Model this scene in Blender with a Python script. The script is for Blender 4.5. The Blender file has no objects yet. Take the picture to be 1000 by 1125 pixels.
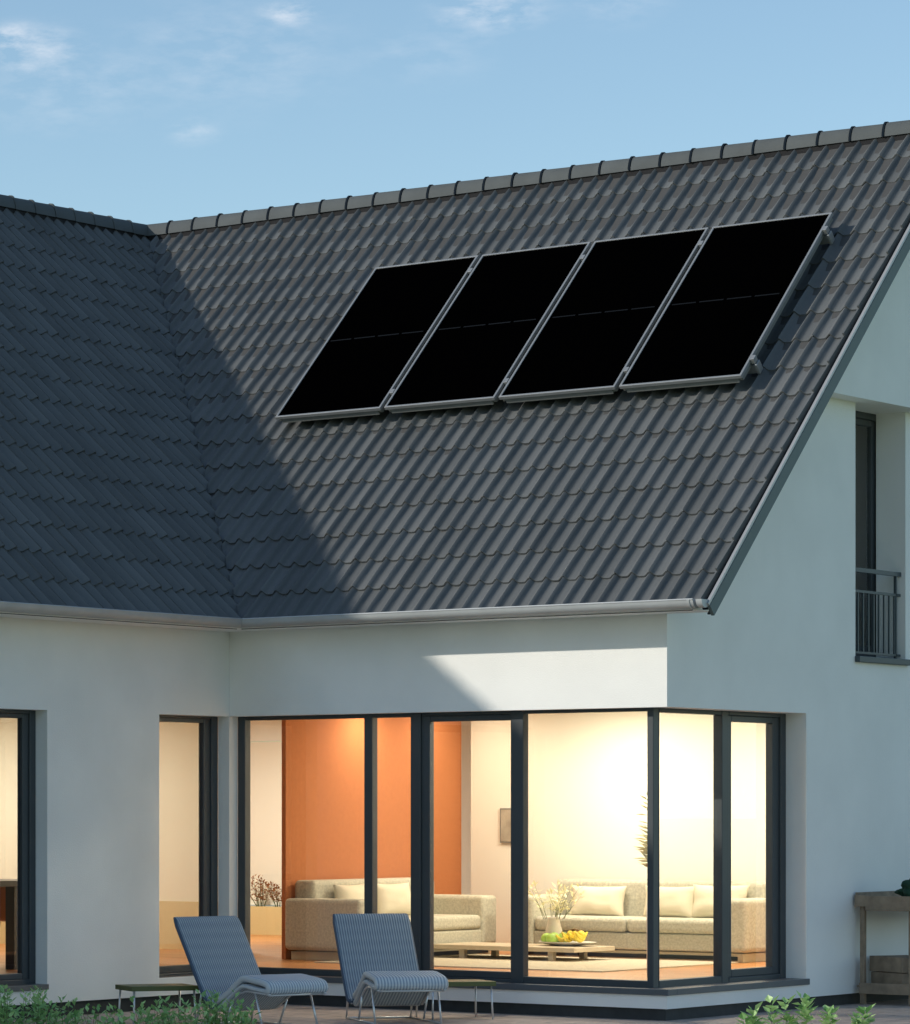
import bpy, math, random
from mathutils import Vector, Matrix, noise
R = random.Random(7)
C = bpy.context.scene.collection
rad = math.radians
PI = math.pi

# ------------------------------------------------------------------ materials
def mat(name, col, rough=.6, metal=0., spec=.5, var=0., vscale=8., bump=0., bscale=60., bdist=.01, coords='Object', sheen=0.):
    m = bpy.data.materials.new(name); m.use_nodes = True
    nt = m.node_tree; b = nt.nodes['Principled BSDF']
    b.inputs['Base Color'].default_value = (*col, 1); b.inputs['Roughness'].default_value = rough
    b.inputs['Metallic'].default_value = metal; b.inputs['Specular IOR Level'].default_value = spec
    if var or bump:
        tc = nt.nodes.new('ShaderNodeTexCoord')
    if var:
        n = nt.nodes.new('ShaderNodeTexNoise'); n.inputs['Scale'].default_value = vscale; n.inputs['Detail'].default_value = 5
        nt.links.new(tc.outputs[coords], n.inputs['Vector'])
        r = nt.nodes.new('ShaderNodeMapRange'); r.inputs['From Min'].default_value = .3; r.inputs['From Max'].default_value = .7
        r.inputs['To Min'].default_value = 1 - var; r.inputs['To Max'].default_value = 1 + var
        nt.links.new(n.outputs['Fac'], r.inputs['Value'])
        mx = nt.nodes.new('ShaderNodeVectorMath'); mx.operation = 'SCALE'; mx.inputs[0].default_value = col
        nt.links.new(r.outputs[0], mx.inputs['Scale']); nt.links.new(mx.outputs[0], b.inputs['Base Color'])
    if bump:
        n2 = nt.nodes.new('ShaderNodeTexNoise'); n2.inputs['Scale'].default_value = bscale; n2.inputs['Detail'].default_value = 4
        nt.links.new(tc.outputs[coords], n2.inputs['Vector'])
        bp = nt.nodes.new('ShaderNodeBump'); bp.inputs['Strength'].default_value = bump; bp.inputs['Distance'].default_value = bdist
        nt.links.new(n2.outputs['Fac'], bp.inputs['Height']); nt.links.new(bp.outputs[0], b.inputs['Normal'])
    return m

def node(nt, t, **kw):
    n = nt.nodes.new(t)
    for k, v in kw.items(): setattr(n, k, v)
    return n

M = {}
M['render'] = mat('white stucco', (.85, .85, .83), .9, spec=.2, var=.035, vscale=1.7, bump=.42, bscale=80, bdist=.006)
M['plinth'] = mat('dark plinth', (.035, .038, .04), .8, var=.2, vscale=10)
M['slab'] = mat('roof deck', (.06, .06, .06), .8)
M['collar'] = mat('dark clip', (.006, .012, .02), .8, spec=.1)
M['vent_and_shade'] = mat('black vent strip', (.008, .008, .01), .9)
M['zinc'] = mat('zinc gutter', (.43, .45, .46), .5, metal=.15, var=.08, vscale=5)
M['flash'] = mat('pale metal flashing', (.42, .42, .42), .45, metal=.4)
M['board'] = mat('slate blue bargeboard', (.10, .135, .14), .6, var=.05)
M['board2'] = mat('dark board edge', (.03, .042, .048), .6)
M['frame'] = mat('anthracite frame', (.052, .062, .070), .42, spec=.4, var=.05, vscale=4)
M['sill'] = mat('grey sill', (.085, .10, .115), .45, var=.05)
M['alu'] = mat('aluminium', (.29, .30, .305), .45, metal=.4, var=.04)
M['alu2'] = mat('dull aluminium tray', (.22, .23, .22), .55, metal=.3, var=.05)
M['bus'] = mat('busbar strip', (.005, .0055, .006), .6, spec=.1)
M['rail'] = mat('painted steel railing', (.045, .065, .078), .5)
M['chrome'] = mat('brushed steel rod', (.72, .73, .74), .3, metal=.6)
M['cream'] = mat('cream painted wall', (.86, .85, .76), .9, spec=.1, bump=.15, bscale=40, bdist=.004)
M['orange'] = mat('orange painted wall', (.50, .185, .075), .85, spec=.1, var=.05, vscale=30, bump=.2, bscale=40, bdist=.004)
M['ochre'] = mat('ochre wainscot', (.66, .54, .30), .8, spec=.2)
M['ceil'] = mat('white ceiling', (.8, .78, .72), .9)
M['rug'] = mat('beige rug', (.56, .50, .38), .95, spec=.05, var=.1, vscale=60, bump=.3, bscale=200)
M['sofa'] = mat('grey woven upholstery', (.54, .51, .41), .95, spec=.1, var=.18, vscale=45, bump=.4, bscale=160, bdist=.01)
M['cush'] = mat('cream cushion cotton', (.74, .67, .52), .9, spec=.1, bump=.15, bscale=30)
M['base'] = mat('pale plinth wood', (.50, .42, .28), .6)
M['tabletop'] = mat('pale oak', (.60, .50, .36), .35, var=.08, vscale=6)
M['dish'] = mat('white porcelain', (.82, .81, .76), .25)
M['lime'] = mat('green apple', (.36, .55, .08), .35, var=.1, vscale=20)
M['yellow'] = mat('yellow banana', (.80, .60, .05), .45, var=.08, vscale=20)
M['brown'] = mat('brown stalk', (.18, .10, .03), .7)
M['leafin'] = mat('indoor leaf', (.80, .76, .50), .6, var=.2, vscale=20)
M['leaf2'] = mat('autumn leaf', (.30, .12, .04), .6, var=.2, vscale=20)
M['vase'] = mat('blush ceramic', (.72, .64, .54), .35)
M['dark'] = mat('dark wood table', (.045, .038, .032), .4, var=.15, vscale=12)
M['chairwood'] = mat('orange moulded shell', (.55, .20, .05), .35)
M['picture'] = mat('grey picture', (.40, .36, .29), .7, var=.2, vscale=7)
M['curtain'] = mat('white curtain', (.86, .84, .78), .9, bump=.1)
M['oldwood'] = mat('weathered wood', (.27, .205, .145), .8, var=.25, vscale=9, bump=.3, bscale=35)
M['greencloth'] = mat('dark green canvas', (.008, .045, .022), .8, var=.2, bump=.3, bscale=25)
M['tabgreen'] = mat('olive lacquered top', (.10, .115, .03), .45, var=.1)
M['soil'] = mat('soil', (.05, .035, .025), .95)
M['stem'] = mat('green stem', (.10, .13, .04), .7)
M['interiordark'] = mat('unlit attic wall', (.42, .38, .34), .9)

def leafmat(name, a, b):
    m = bpy.data.materials.new(name); m.use_nodes = True; nt = m.node_tree
    bs = nt.nodes['Principled BSDF']; bs.inputs['Roughness'].default_value = .42
    g = nt.nodes.new('ShaderNodeNewGeometry'); cr = nt.nodes.new('ShaderNodeValToRGB')
    cr.color_ramp.elements[0].color = (*a, 1); cr.color_ramp.elements[1].color = (*b, 1)
    nt.links.new(g.outputs['Random Per Island'], cr.inputs[0]); nt.links.new(cr.outputs[0], bs.inputs['Base Color'])
    tr = nt.nodes.new('ShaderNodeBsdfTranslucent'); nt.links.new(cr.outputs[0], tr.inputs['Color'])
    mx = nt.nodes.new('ShaderNodeMixShader'); mx.inputs[0].default_value = .25
    nt.links.new(bs.outputs[0], mx.inputs[1]); nt.links.new(tr.outputs[0], mx.inputs[2])
    nt.links.new(mx.outputs[0], nt.nodes['Material Output'].inputs['Surface'])
    return m
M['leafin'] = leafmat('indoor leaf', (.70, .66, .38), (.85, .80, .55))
M['leaf'] = leafmat('shrub leaf', (.16, .34, .10), (.47, .68, .29))

# roof tile: every tile its own island, small colour differences, faint lichen and dust
def tilemat():
    m = bpy.data.materials.new('slate grey roof tile'); m.use_nodes = True; nt = m.node_tree; L = nt.links.new
    b = nt.nodes['Principled BSDF']; b.inputs['Roughness'].default_value = .6; b.inputs['Specular IOR Level'].default_value = .2
    g = node(nt, 'ShaderNodeNewGeometry'); tc = node(nt, 'ShaderNodeTexCoord')
    n = node(nt, 'ShaderNodeTexNoise'); n.inputs['Scale'].default_value = 2.2; n.inputs['Detail'].default_value = 6; L(tc.outputs['Object'], n.inputs['Vector'])
    n2 = node(nt, 'ShaderNodeTexNoise'); n2.inputs['Scale'].default_value = 55; n2.inputs['Detail'].default_value = 3; L(tc.outputs['Object'], n2.inputs['Vector'])
    a = node(nt, 'ShaderNodeMath', operation='MULTIPLY_ADD'); a.inputs[1].default_value = .24; a.inputs[2].default_value = .70
    L(g.outputs['Random Per Island'], a.inputs[0])
    c = node(nt, 'ShaderNodeMath', operation='MULTIPLY_ADD'); c.inputs[1].default_value = .30; L(n.outputs['Fac'], c.inputs[0]); L(a.outputs[0], c.inputs[2])
    d = node(nt, 'ShaderNodeMath', operation='MULTIPLY_ADD'); d.inputs[1].default_value = .10; L(n2.outputs['Fac'], d.inputs[0]); L(c.outputs[0], d.inputs[2])
    s = node(nt, 'ShaderNodeVectorMath', operation='SCALE'); s.inputs[0].default_value = (.112, .119, .123)
    L(d.outputs[0], s.inputs['Scale']); L(s.outputs[0], b.inputs['Base Color'])
    bp = node(nt, 'ShaderNodeBump'); bp.inputs['Strength'].default_value = .15; bp.inputs['Distance'].default_value = .004
    L(n2.outputs['Fac'], bp.inputs['Height']); L(bp.outputs[0], b.inputs['Normal'])
    return m
M['tile'] = tilemat()
M['cap'] = mat('ridge tile', (.086, .096, .100), .7, spec=.2, var=.12, vscale=3, bump=.1)

def glassmat(name, tint, refl=1.0):
    m = bpy.data.materials.new(name); m.use_nodes = True; nt = m.node_tree; L = nt.links.new
    nt.nodes.remove(nt.nodes['Principled BSDF'])
    t = node(nt, 'ShaderNodeBsdfTransparent'); t.inputs['Color'].default_value = (*tint, 1)
    gl = node(nt, 'ShaderNodeBsdfGlossy'); gl.inputs['Roughness'].default_value = .0
    fr = node(nt, 'ShaderNodeFresnel'); fr.inputs['IOR'].default_value = 1.5
    mu = node(nt, 'ShaderNodeMath', operation='MULTIPLY'); mu.inputs[1].default_value = refl; L(fr.outputs[0], mu.inputs[0])
    ge = node(nt, 'ShaderNodeNewGeometry'); iv = node(nt, 'ShaderNodeMath', operation='MULTIPLY_ADD'); iv.inputs[1].default_value = -refl; iv.inputs[2].default_value = refl; L(ge.outputs['Backfacing'], iv.inputs[0]); L(iv.outputs[0], mu.inputs[1])
    mx = node(nt, 'ShaderNodeMixShader'); L(mu.outputs[0], mx.inputs[0]); L(t.outputs[0], mx.inputs[1]); L(gl.outputs[0], mx.inputs[2])
    L(mx.outputs[0], nt.nodes['Material Output'].inputs['Surface'])
    return m
M['glass'] = glassmat('window glass', (.98, .985, .98), 1.9)
M['glassdark'] = mat('black collector glass', (.0004, .0004, .0005), .5, spec=.0)

def woodfloor():
    m = bpy.data.materials.new('orange wood planks'); m.use_nodes = True; nt = m.node_tree; L = nt.links.new
    b = nt.nodes['Principled BSDF']; b.inputs['Roughness'].default_value = .35
    tc = node(nt, 'ShaderNodeTexCoord'); br = node(nt, 'ShaderNodeTexBrick')
    br.inputs['Scale'].default_value = 1; br.inputs['Brick Width'].default_value = 1.4; br.inputs['Row Height'].default_value = .14
    br.inputs['Mortar Size'].default_value = .003
    br.inputs['Color1'].default_value = (.60, .27, .085, 1); br.inputs['Color2'].default_value = (.50, .20, .06, 1); br.inputs['Mortar'].default_value = (.2, .08, .03, 1)
    L(tc.outputs['Object'], br.inputs['Vector']); L(br.outputs['Color'], b.inputs['Base Color'])
    return m
M['floor'] = woodfloor()

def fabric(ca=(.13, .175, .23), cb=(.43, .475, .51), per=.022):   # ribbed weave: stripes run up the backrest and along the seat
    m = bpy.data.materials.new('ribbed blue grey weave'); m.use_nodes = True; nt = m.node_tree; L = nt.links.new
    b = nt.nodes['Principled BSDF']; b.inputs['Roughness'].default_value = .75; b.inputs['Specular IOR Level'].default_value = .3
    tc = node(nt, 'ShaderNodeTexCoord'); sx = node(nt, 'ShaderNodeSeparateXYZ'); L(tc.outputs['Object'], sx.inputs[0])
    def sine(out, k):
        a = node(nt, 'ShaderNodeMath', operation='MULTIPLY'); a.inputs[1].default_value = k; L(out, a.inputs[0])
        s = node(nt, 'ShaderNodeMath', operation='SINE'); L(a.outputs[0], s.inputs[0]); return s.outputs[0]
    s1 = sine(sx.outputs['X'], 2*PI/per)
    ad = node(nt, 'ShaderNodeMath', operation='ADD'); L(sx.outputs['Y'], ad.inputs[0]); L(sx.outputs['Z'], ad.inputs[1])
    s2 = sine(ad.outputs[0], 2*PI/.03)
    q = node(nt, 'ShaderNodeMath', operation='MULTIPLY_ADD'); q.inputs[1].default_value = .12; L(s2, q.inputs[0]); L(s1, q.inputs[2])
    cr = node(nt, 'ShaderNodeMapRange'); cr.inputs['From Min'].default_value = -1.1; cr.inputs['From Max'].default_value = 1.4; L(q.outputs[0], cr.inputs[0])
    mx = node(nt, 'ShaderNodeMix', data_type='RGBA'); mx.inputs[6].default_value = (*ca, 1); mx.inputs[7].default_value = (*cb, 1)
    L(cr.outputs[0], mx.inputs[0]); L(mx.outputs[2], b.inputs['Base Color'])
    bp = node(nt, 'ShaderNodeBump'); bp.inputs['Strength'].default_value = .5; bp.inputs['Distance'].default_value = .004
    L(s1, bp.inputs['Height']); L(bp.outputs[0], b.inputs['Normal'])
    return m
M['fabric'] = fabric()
M['fabric_skylit'] = fabric((.28, .34, .41), (.74, .77, .78), .027)  # same weave made paler: skylight on the seat is put into its colour
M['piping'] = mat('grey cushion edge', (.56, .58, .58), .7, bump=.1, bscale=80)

def paving():
    m = bpy.data.materials.new('brown grey terrace slabs'); m.use_nodes = True; nt = m.node_tree; L = nt.links.new
    b = nt.nodes['Principled BSDF']; b.inputs['Roughness'].default_value = .8
    tc = node(nt, 'ShaderNodeTexCoord'); br = node(nt, 'ShaderNodeTexBrick'); br.offset = .5
    br.inputs['Scale'].default_value = 1; br.inputs['Brick Width'].default_value = .6; br.inputs['Row Height'].default_value = .4
    br.inputs['Mortar Size'].default_value = .006
    br.inputs['Color1'].default_value = (.50, .40, .34, 1); br.inputs['Color2'].default_value = (.44, .36, .31, 1); br.inputs['Mortar'].default_value = (.12, .10, .09, 1)
    L(tc.outputs['Object'], br.inputs['Vector'])
    n = node(nt, 'ShaderNodeTexNoise'); n.inputs['Scale'].default_value = 9; n.inputs['Detail'].default_value = 6; L(tc.outputs['Object'], n.inputs['Vector'])
    mr = node(nt, 'ShaderNodeMapRange'); mr.inputs['From Min'].default_value = .3; mr.inputs['From Max'].default_value = .7; mr.inputs['To Min'].default_value = .8; mr.inputs['To Max'].default_value = 1.2
    L(n.outputs['Fac'], mr.inputs[0]); s = node(nt, 'ShaderNodeVectorMath', operation='SCALE'); L(br.outputs['Color'], s.inputs[0]); L(mr.outputs[0], s.inputs['Scale'])
    L(s.outputs[0], b.inputs['Base Color'])
    return m
M['paving'] = paving()
M['lawn'] = mat('lawn', (.19, .25, .10), .9, var=.35, vscale=3)

# ------------------------------------------------------------------ helpers
class MB:
    def __init__(s): s.v = []; s.f = []; s.mi = []; s.cur = 0
    def quad(s, *p):
        i = len(s.v); s.v += [tuple(q) for q in p]; s.f.append(tuple(range(i, i+len(p)))); s.mi.append(s.cur)
    def box(s, x0, x1, y0, y1, z0, z1, mtx=None):
        i = len(s.v)
        P = [(x, y, z) for z in (z0, z1) for y in (y0, y1) for x in (x0, x1)]
        if mtx is not None: P = [tuple(mtx @ Vector(p)) for p in P]
        s.v += P
        for f in ((0, 2, 3, 1), (4, 5, 7, 6), (0, 1, 5, 4), (2, 6, 7, 3), (0, 4, 6, 2), (1, 3, 7, 5)):
            s.f.append(tuple(i+k for k in f)); s.mi.append(s.cur)
        return s
    def hexa(s, bot, top):          # bot, top: polygons with the same number of points
        i = len(s.v); n = len(bot); s.v += [tuple(p) for p in bot] + [tuple(p) for p in top]
        s.f.append(tuple(i+k for k in reversed(range(n)))); s.f.append(tuple(i+n+k for k in range(n))); s.mi += [s.cur]*2
        for k in range(n):
            l = (k+1) % n; s.f.append((i+k, i+l, i+n+l, i+n+k)); s.mi.append(s.cur)
        return s
    def tube(s, pts, r, n=8, cap=True, rs=None):
        pts = [Vector(p) for p in pts]; rings = []
        prev = None
        for k, p in enumerate(pts):
            if k == 0: t = pts[1]-p
            elif k == len(pts)-1: t = p-pts[k-1]
            else: t = (pts[k+1]-p).normalized() + (p-pts[k-1]).normalized()
            t.normalize()
            if prev is None:
                a = Vector((0, 0, 1)) if abs(t.z) < .9 else Vector((1, 0, 0))
                u = t.cross(a).normalized()
            else: u = (prev - t*prev.dot(t)).normalized()
            prev = u; w = t.cross(u); rr = rs[k] if rs else r
            i = len(s.v)
            for j in range(n):
                an = 2*PI*j/n; s.v.append(tuple(p + u*rr*math.cos(an) + w*rr*math.sin(an)))
            rings.append(i)
        for a, b in zip(rings, rings[1:]):
            for j in range(n):
                l = (j+1) % n; s.f.append((a+j, a+l, b+l, b+j)); s.mi.append(s.cur)
        if cap:
            s.f.append(tuple(rings[0]+j for j in reversed(range(n)))); s.f.append(tuple(rings[-1]+j for j in range(n))); s.mi += [s.cur]*2
        return s
    def lathe(s, prof, n=24, c=(0, 0, 0), sx=1, sy=1):
        i0 = len(s.v)
        for r, z in prof:
            for j in range(n):
                a = 2*PI*j/n; s.v.append((c[0]+r*sx*math.cos(a), c[1]+r*sy*math.sin(a), c[2]+z))
        for k in range(len(prof)-1):
            for j in range(n):
                l = (j+1) % n; a = i0+k*n; s.f.append((a+j, a+l, a+n+l, a+n+j)); s.mi.append(s.cur)
        s.f.append(tuple(i0+j for j in reversed(range(n)))); s.f.append(tuple(i0+(len(prof)-1)*n+j for j in range(n))); s.mi += [s.cur]*2
        return s
    def build(s, name, mats, parent=None, smooth=False, bevel=0, seg=2, sub=0, auto=None):
        me = bpy.data.meshes.new(name); me.from_pydata(s.v, [], s.f)
        if not isinstance(mats, (list, tuple)): mats = [mats]
        for m in mats: me.materials.append(m)
        for p, k in zip(me.polygons, s.mi): p.material_index = k
        if smooth:
            for p in me.polygons: p.use_smooth = True
        me.update()
        o = bpy.data.objects.new(name, me); C.objects.link(o); o.parent = parent
        if bevel:
            b = o.modifiers.new('bevel', 'BEVEL'); b.width = bevel; b.segments = seg; b.limit_method = 'ANGLE'; b.angle_limit = rad(40)
        if sub:
            q = o.modifiers.new('sub', 'SUBSURF'); q.levels = q.render_levels = sub
        if auto is not None:
            for p in me.polygons: p.use_smooth = True
            me.set_sharp_from_angle(angle=rad(auto))
        return o

def tag(o, label=None, cat=None, group=None, kind=None):
    if label: o['label'] = label
    if cat: o['category'] = cat
    if group: o['group'] = group
    if kind: o['kind'] = kind
    return o
def thing(name, label, cat, loc=(0, 0, 0), rz=0, group=None):
    o = bpy.data.objects.new(name, None); C.objects.link(o); o.empty_display_size = .2
    o.location = loc; o.rotation_euler = (0, 0, rz); return tag(o, label, cat, group)
def copy_tree(o, parent=None):
    c = o.copy(); C.objects.link(c); c.parent = parent
    for ch in list(o.children): copy_tree(ch, c)
    return c
def B(x0, x1, y0, y1, z0, z1): return MB().box(x0, x1, y0, y1, z0, z1)

# ------------------------------------------------------------------ camera
AZ = rad(40.3088)
CAM = Vector((19.3898, -26.1549, 1.7615)); DV = Vector((-math.sin(AZ), math.cos(AZ), 0)); RV = Vector((math.cos(AZ), math.sin(AZ), 0))
F_ = 3836.97
cam = bpy.data.cameras.new('camera'); co = bpy.data.objects.new('camera', cam); C.objects.link(co)
co.location = CAM; co.rotation_euler = (PI/2, 0, AZ)
cam.sensor_fit = 'HORIZONTAL'; cam.sensor_width = 36; cam.lens = F_*36/1000; cam.shift_x = .5; cam.shift_y = .3305
cam.clip_start = .5; cam.clip_end = 3000
bpy.context.scene.camera = co
def at(px, D, z=0.): # a place on the ground plan, D metres out
    p = CAM + DV*D + RV*(px*D/F_); return Vector((p.x, p.y, z))

# ------------------------------------------------------------------ light
sdir = Vector((-1.289, -1.70, 1)).normalized()      # towards the sun
sun = bpy.data.lights.new('sun', 'SUN'); sun.energy = 3.0; sun.angle = rad(.8); sun.color = (1, .925, .80)
so = bpy.data.objects.new('sun', sun); C.objects.link(so); so.rotation_euler = sdir.to_track_quat('Z', 'Y').to_euler(); so.location = (-10, -15, 20)
w = bpy.data.worlds.new('World'); bpy.context.scene.world = w; w.use_nodes = True
nt = w.node_tree; L = nt.links.new; bg = nt.nodes['Background']
sky = node(nt, 'ShaderNodeTexSky', sky_type='NISHITA'); sky.sun_disc = False
sky.sun_elevation = math.asin(sdir.z); sky.sun_rotation = math.atan2(sdir.x, sdir.y) % (2*PI)
sky.air_density = 1.0; sky.dust_density = .5; sky.ozone_density = 1.6; sky.altitude = 100
bg.inputs['Strength'].default_value = .160
# thin clouds, laid out by direction in the sky
tc = node(nt, 'ShaderNodeTexCoord'); nrm = node(nt, 'ShaderNodeVectorMath', operation='NORMALIZE'); L(tc.outputs['Generated'], nrm.inputs[0])
mp = node(nt, 'ShaderNodeMapping'); mp.inputs['Scale'].default_value = (60, 60, 170); L(nrm.outputs[0], mp.inputs['Vector'])
nz = node(nt, 'ShaderNodeTexNoise'); nz.inputs['Scale'].default_value = 1.3; nz.inputs['Detail'].default_value = 8; nz.inputs['Roughness'].default_value = .6; L(mp.outputs[0], nz.inputs['Vector'])
acc = None
for cx, cy, rx, amt in ((35, 52, .017, .30), (5, 40, .010, .30), (318, 14, .0085, .40), (540, 8, .018, .36), (212, 145, .009, .22), (250, 60, .04, .12), (680, 2, .016, .14), (60, 100, .03, .12), (470, 60, .02, .10)):
    d = (DV*F_ + RV*cx + Vector((0, 0, 1))*(893-cy)).normalized()
    sb = node(nt, 'ShaderNodeVectorMath', operation='SUBTRACT'); sb.inputs[1].default_value = d; L(nrm.outputs[0], sb.inputs[0])
    sc = node(nt, 'ShaderNodeVectorMath', operation='MULTIPLY'); sc.inputs[1].default_value = (1/rx, 1/rx, 2.2/rx); L(sb.outputs[0], sc.inputs[0])
    ln = node(nt, 'ShaderNodeVectorMath', operation='LENGTH'); L(sc.outputs[0], ln.inputs[0])
    mr = node(nt, 'ShaderNodeMapRange', interpolation_type='SMOOTHSTEP'); mr.inputs['From Min'].default_value = 0; mr.inputs['From Max'].default_value = 1.3
    mr.inputs['To Min'].default_value = amt; mr.inputs['To Max'].default_value = 0; L(ln.outputs['Value'], mr.inputs['Value'])
    if acc is None: acc = mr.outputs[0]
    else:
        ad = node(nt, 'ShaderNodeMath', operation='ADD'); L(acc, ad.inputs[0]); L(mr.outputs[0], ad.inputs[1]); acc = ad.outputs[0]
nr = node(nt, 'ShaderNodeMapRange'); nr.inputs['From Min'].default_value = .40; nr.inputs['From Max'].default_value = .68; L(nz.outputs['Fac'], nr.inputs['Value'])
ml = node(nt, 'ShaderNodeMath', operation='MULTIPLY'); L(acc, ml.inputs[0]); L(nr.outputs[0], ml.inputs[1])
mx = node(nt, 'ShaderNodeMix', data_type='RGBA'); mx.clamp_factor = True; L(ml.outputs[0], mx.inputs[0]); tn_ = node(nt, 'ShaderNodeVectorMath', operation='MULTIPLY'); tn_.inputs[1].default_value = (.95, 1.0, .97); L(sky.outputs[0], tn_.inputs[0]); L(tn_.outputs[0], mx.inputs[6]); mx.inputs[7].default_value = (7.2, 6.9, 6.9, 1)
L(mx.outputs[2], bg.inputs['Color'])
vs = bpy.context.scene.view_settings; vs.view_transform = 'Standard'; vs.look = 'None'; vs.exposure = .05; vs.gamma = 1

# ------------------------------------------------------------------ ground
tag(B(-900, 900, -900, 900, -.35, -.03).build('ground', M['lawn']), 'green lawn around the house', 'ground', kind='structure')
tag(B(.25, 9, -9, 9.5, -.028, 0).build('terrace', M['paving']), 'brown grey slab terrace in front of the windows', 'terrace', kind='structure')

# ------------------------------------------------------------------ house
W = 4.596; E = .45; RY = 4.39; TH = rad(43.9); ct, st = math.cos(TH), math.sin(TH); tn = math.tan(TH); ZE = 3.53
XR = 5.12; YB = -21.0; FL = .28
house = thing('house', 'white rendered L-shaped house with a dark tiled roof and lit corner windows', 'house')
T = .3
# front wall (Y = 0), lintel and base strip; corner window opening is the whole width
RZ = M['render']
B(0, W, 0, T, 2.657, 3.70).build('wall', RZ, house); B(0, W, 0, T, .10, .262).build('wall', RZ, house)
# gable wall (X = W)
zr = lambda y: ZE + tn*(y+E) - .22   # underside of the roof
g = MB()
def gprism(x0, x1, pts):   # polygon in YZ
    g.hexa([(x0, y, z) for y, z in pts], [(x1, y, z) for y, z in pts])
x0, x1 = W-T, W
gprism(x0, x1, [(T, .10), (2.5, .10), (2.5, .262), (T, .262)])
gprism(x0, x1, [(T, 2.657), (2.5, 2.657), (2.5, zr(2.5)), (T, zr(T))])
zt = 5.54
gprism(x0, x1, [(2.5, .10), (8.79, .10), (8.79, 3.19), (2.5, 3.19)])
gprism(x0, x1, [(2.5, 3.19), (3.461, 3.19), (3.461, zt), (2.5, zt)])
gprism(x0, x1, [(4.487, 3.19), (8.79, 3.19), (8.79, 3.9), (6.6, zt), (4.487, zt)])
yl = (zt-ZE+.22)/tn-E
gprism(x0, x1+.2, [(yl, zt), (2*RY-yl, zt), (RY, zr(RY))])
g.build('wall', RZ, house)
# left wing wall (X = 0)
gl = MB()
gl.box(-T, 0, YB+.4, -.002, 2.657, 3.70)
gl.box(-T, 0, YB+.4, -5.2, .10, 2.657); gl.box(-T, 0, -5.2, -2.66, .10, .262)
gl.box(-T, 0, -2.66, -1.065, .10, 2.657); gl.box(-T, 0, -1.065, -.002, .10, .262)
gl.box(-T, -.002, -.002, T, .10, .262) ; gl.box(-T, -.002, -.002, T, 2.657, 3.70)
gl.build('wall', RZ, house)
MB().box(-.13, 0, 0, .13, .262, 2.657).build('corner_post', RZ, house)
bw = MB(); bw.box(-8.9, -8.6, YB+.4, 8.79, 0, 3.7); bw.box(-8.6, -6.35, 8.5, 8.79, 0, 3.7); bw.box(-4.9, W-T, 8.5, 8.79, 0, 3.7)
bw.box(-6.35, -4.9, 8.5, 8.79, 0, .62); bw.box(-6.35, -4.9, 8.5, 8.79, 2.64, 3.7); bw.box(-8.6, -T, YB+.4, YB+.7, 0, 6)
bw.build('rear_wall', RZ, house)
pl = MB(); pl.box(0, W-.03, .03, T, -.02, .10); pl.box(W-T, W-.03, T, 8.7, -.02, .10); pl.box(-T, -.03, YB+.4, .03, -.02, .10)
pl.build('plinth', M['plinth'], house)

# roof deck ---------------------------------------------------------
zt_ = lambda y: ZE + tn*(y+E)
roof = MB()
def slab(poly, top=-.045, th=.05):
    roof.hexa([(x, y, z+top-th) for x, y, z in poly], [(x, y, z+top) for x, y, z in poly])
ZR = zt_(RY); YO = 2*RY+E
slab([(E, -E+.03, ZE), (XR-.05, -E+.03, ZE), (XR-.05, RY, ZR), (-RY, RY, ZR)])
slab([(E-.03, YB, ZE), (E-.03, -E, ZE), (-RY, RY, ZR), (-RY, YB, ZR)])
slab([(XR-.05, RY, ZR), (XR-.05, YO, ZE), (-YO, YO, ZE), (-RY, RY, ZR)])
slab([(-RY, YB, ZR), (-RY, RY, ZR), (-YO, YO, ZE), (-YO, YB, ZE)])
roofo = roof.build('roof', M['slab'], house)

WV = .168; NC = 17; CS = ((RY+E)/ct)/NC
NX = 16
def prof(t):           # 0..1 across one tile: steep fall from the roll, flat pan, climb to the next roll
    if t < .25: a = .5 + .5*math.cos(PI*t/.25)
    elif t < .56: a = 0.
    else: a = .5 - .5*math.cos(PI*(t-.56)/.44)
    return .045*a
def tiles(name, O, A, U, N, a0, a1, clip, phase=0, rr=1):
    m = MB(); rnd = random.Random(rr)
    n0 = math.floor(a0/WV); n1 = math.ceil(a1/WV)
    for c in range(NC):
        for j in range(n0, n1):
            am = (j+.5)*WV + phase; sm = (c+.5)*CS
            P = O + A*am + U*sm
            cl = clip(P)
            if cl < -.45: continue
            dh = rnd.uniform(-.002, .002); ds = rnd.uniform(-.005, .005); tw = rnd.uniform(-.0025, .0025); da = rnd.uniform(-.0015, .0015)
            s0 = c*CS + ds - .028; s1 = (c+1)*CS + .03
            if c == NC-1: s1 = NC*CS - .02
            rows = []
            for (s, lift) in ((s0, .018), (s0+.012, .0205), ((s0+s1)/2, .010), (s1, -.005)):
                row = []
                for k in range(NX+1):
                    t = k/NX; h = prof(t) + lift + dh + tw*(t-.5)*2 + (.007*(1-t)**2 if t < .3 else 0)
                    row.append(O + A*(j*WV + phase + da + t*(WV+.004)) + U*s + N*(h-.035-.012))
                rows.append(row)
            lip = [p - N*.014 for p in rows[0]]
            i = len(m.v); allr = [lip]+rows
            for r_ in allr: m.v += [tuple(p) for p in r_]
            for q in range(len(allr)-1):
                for k in range(NX):
                    b = i + q*(NX+1)+k
                    m.f.append((b, b+1, b+NX+2, b+NX+1)); m.mi.append(0)
            # left side edge of the tile, it laps over its neighbour
            for q in range(1, len(allr)-1):
                p0 = allr[q][0]; p1 = allr[q+1][0]
                m.quad(p0 - N*.014, p0, p1, p1 - N*.014)
    o = m.build(name, M['tile'], roofo)
    return o
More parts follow.
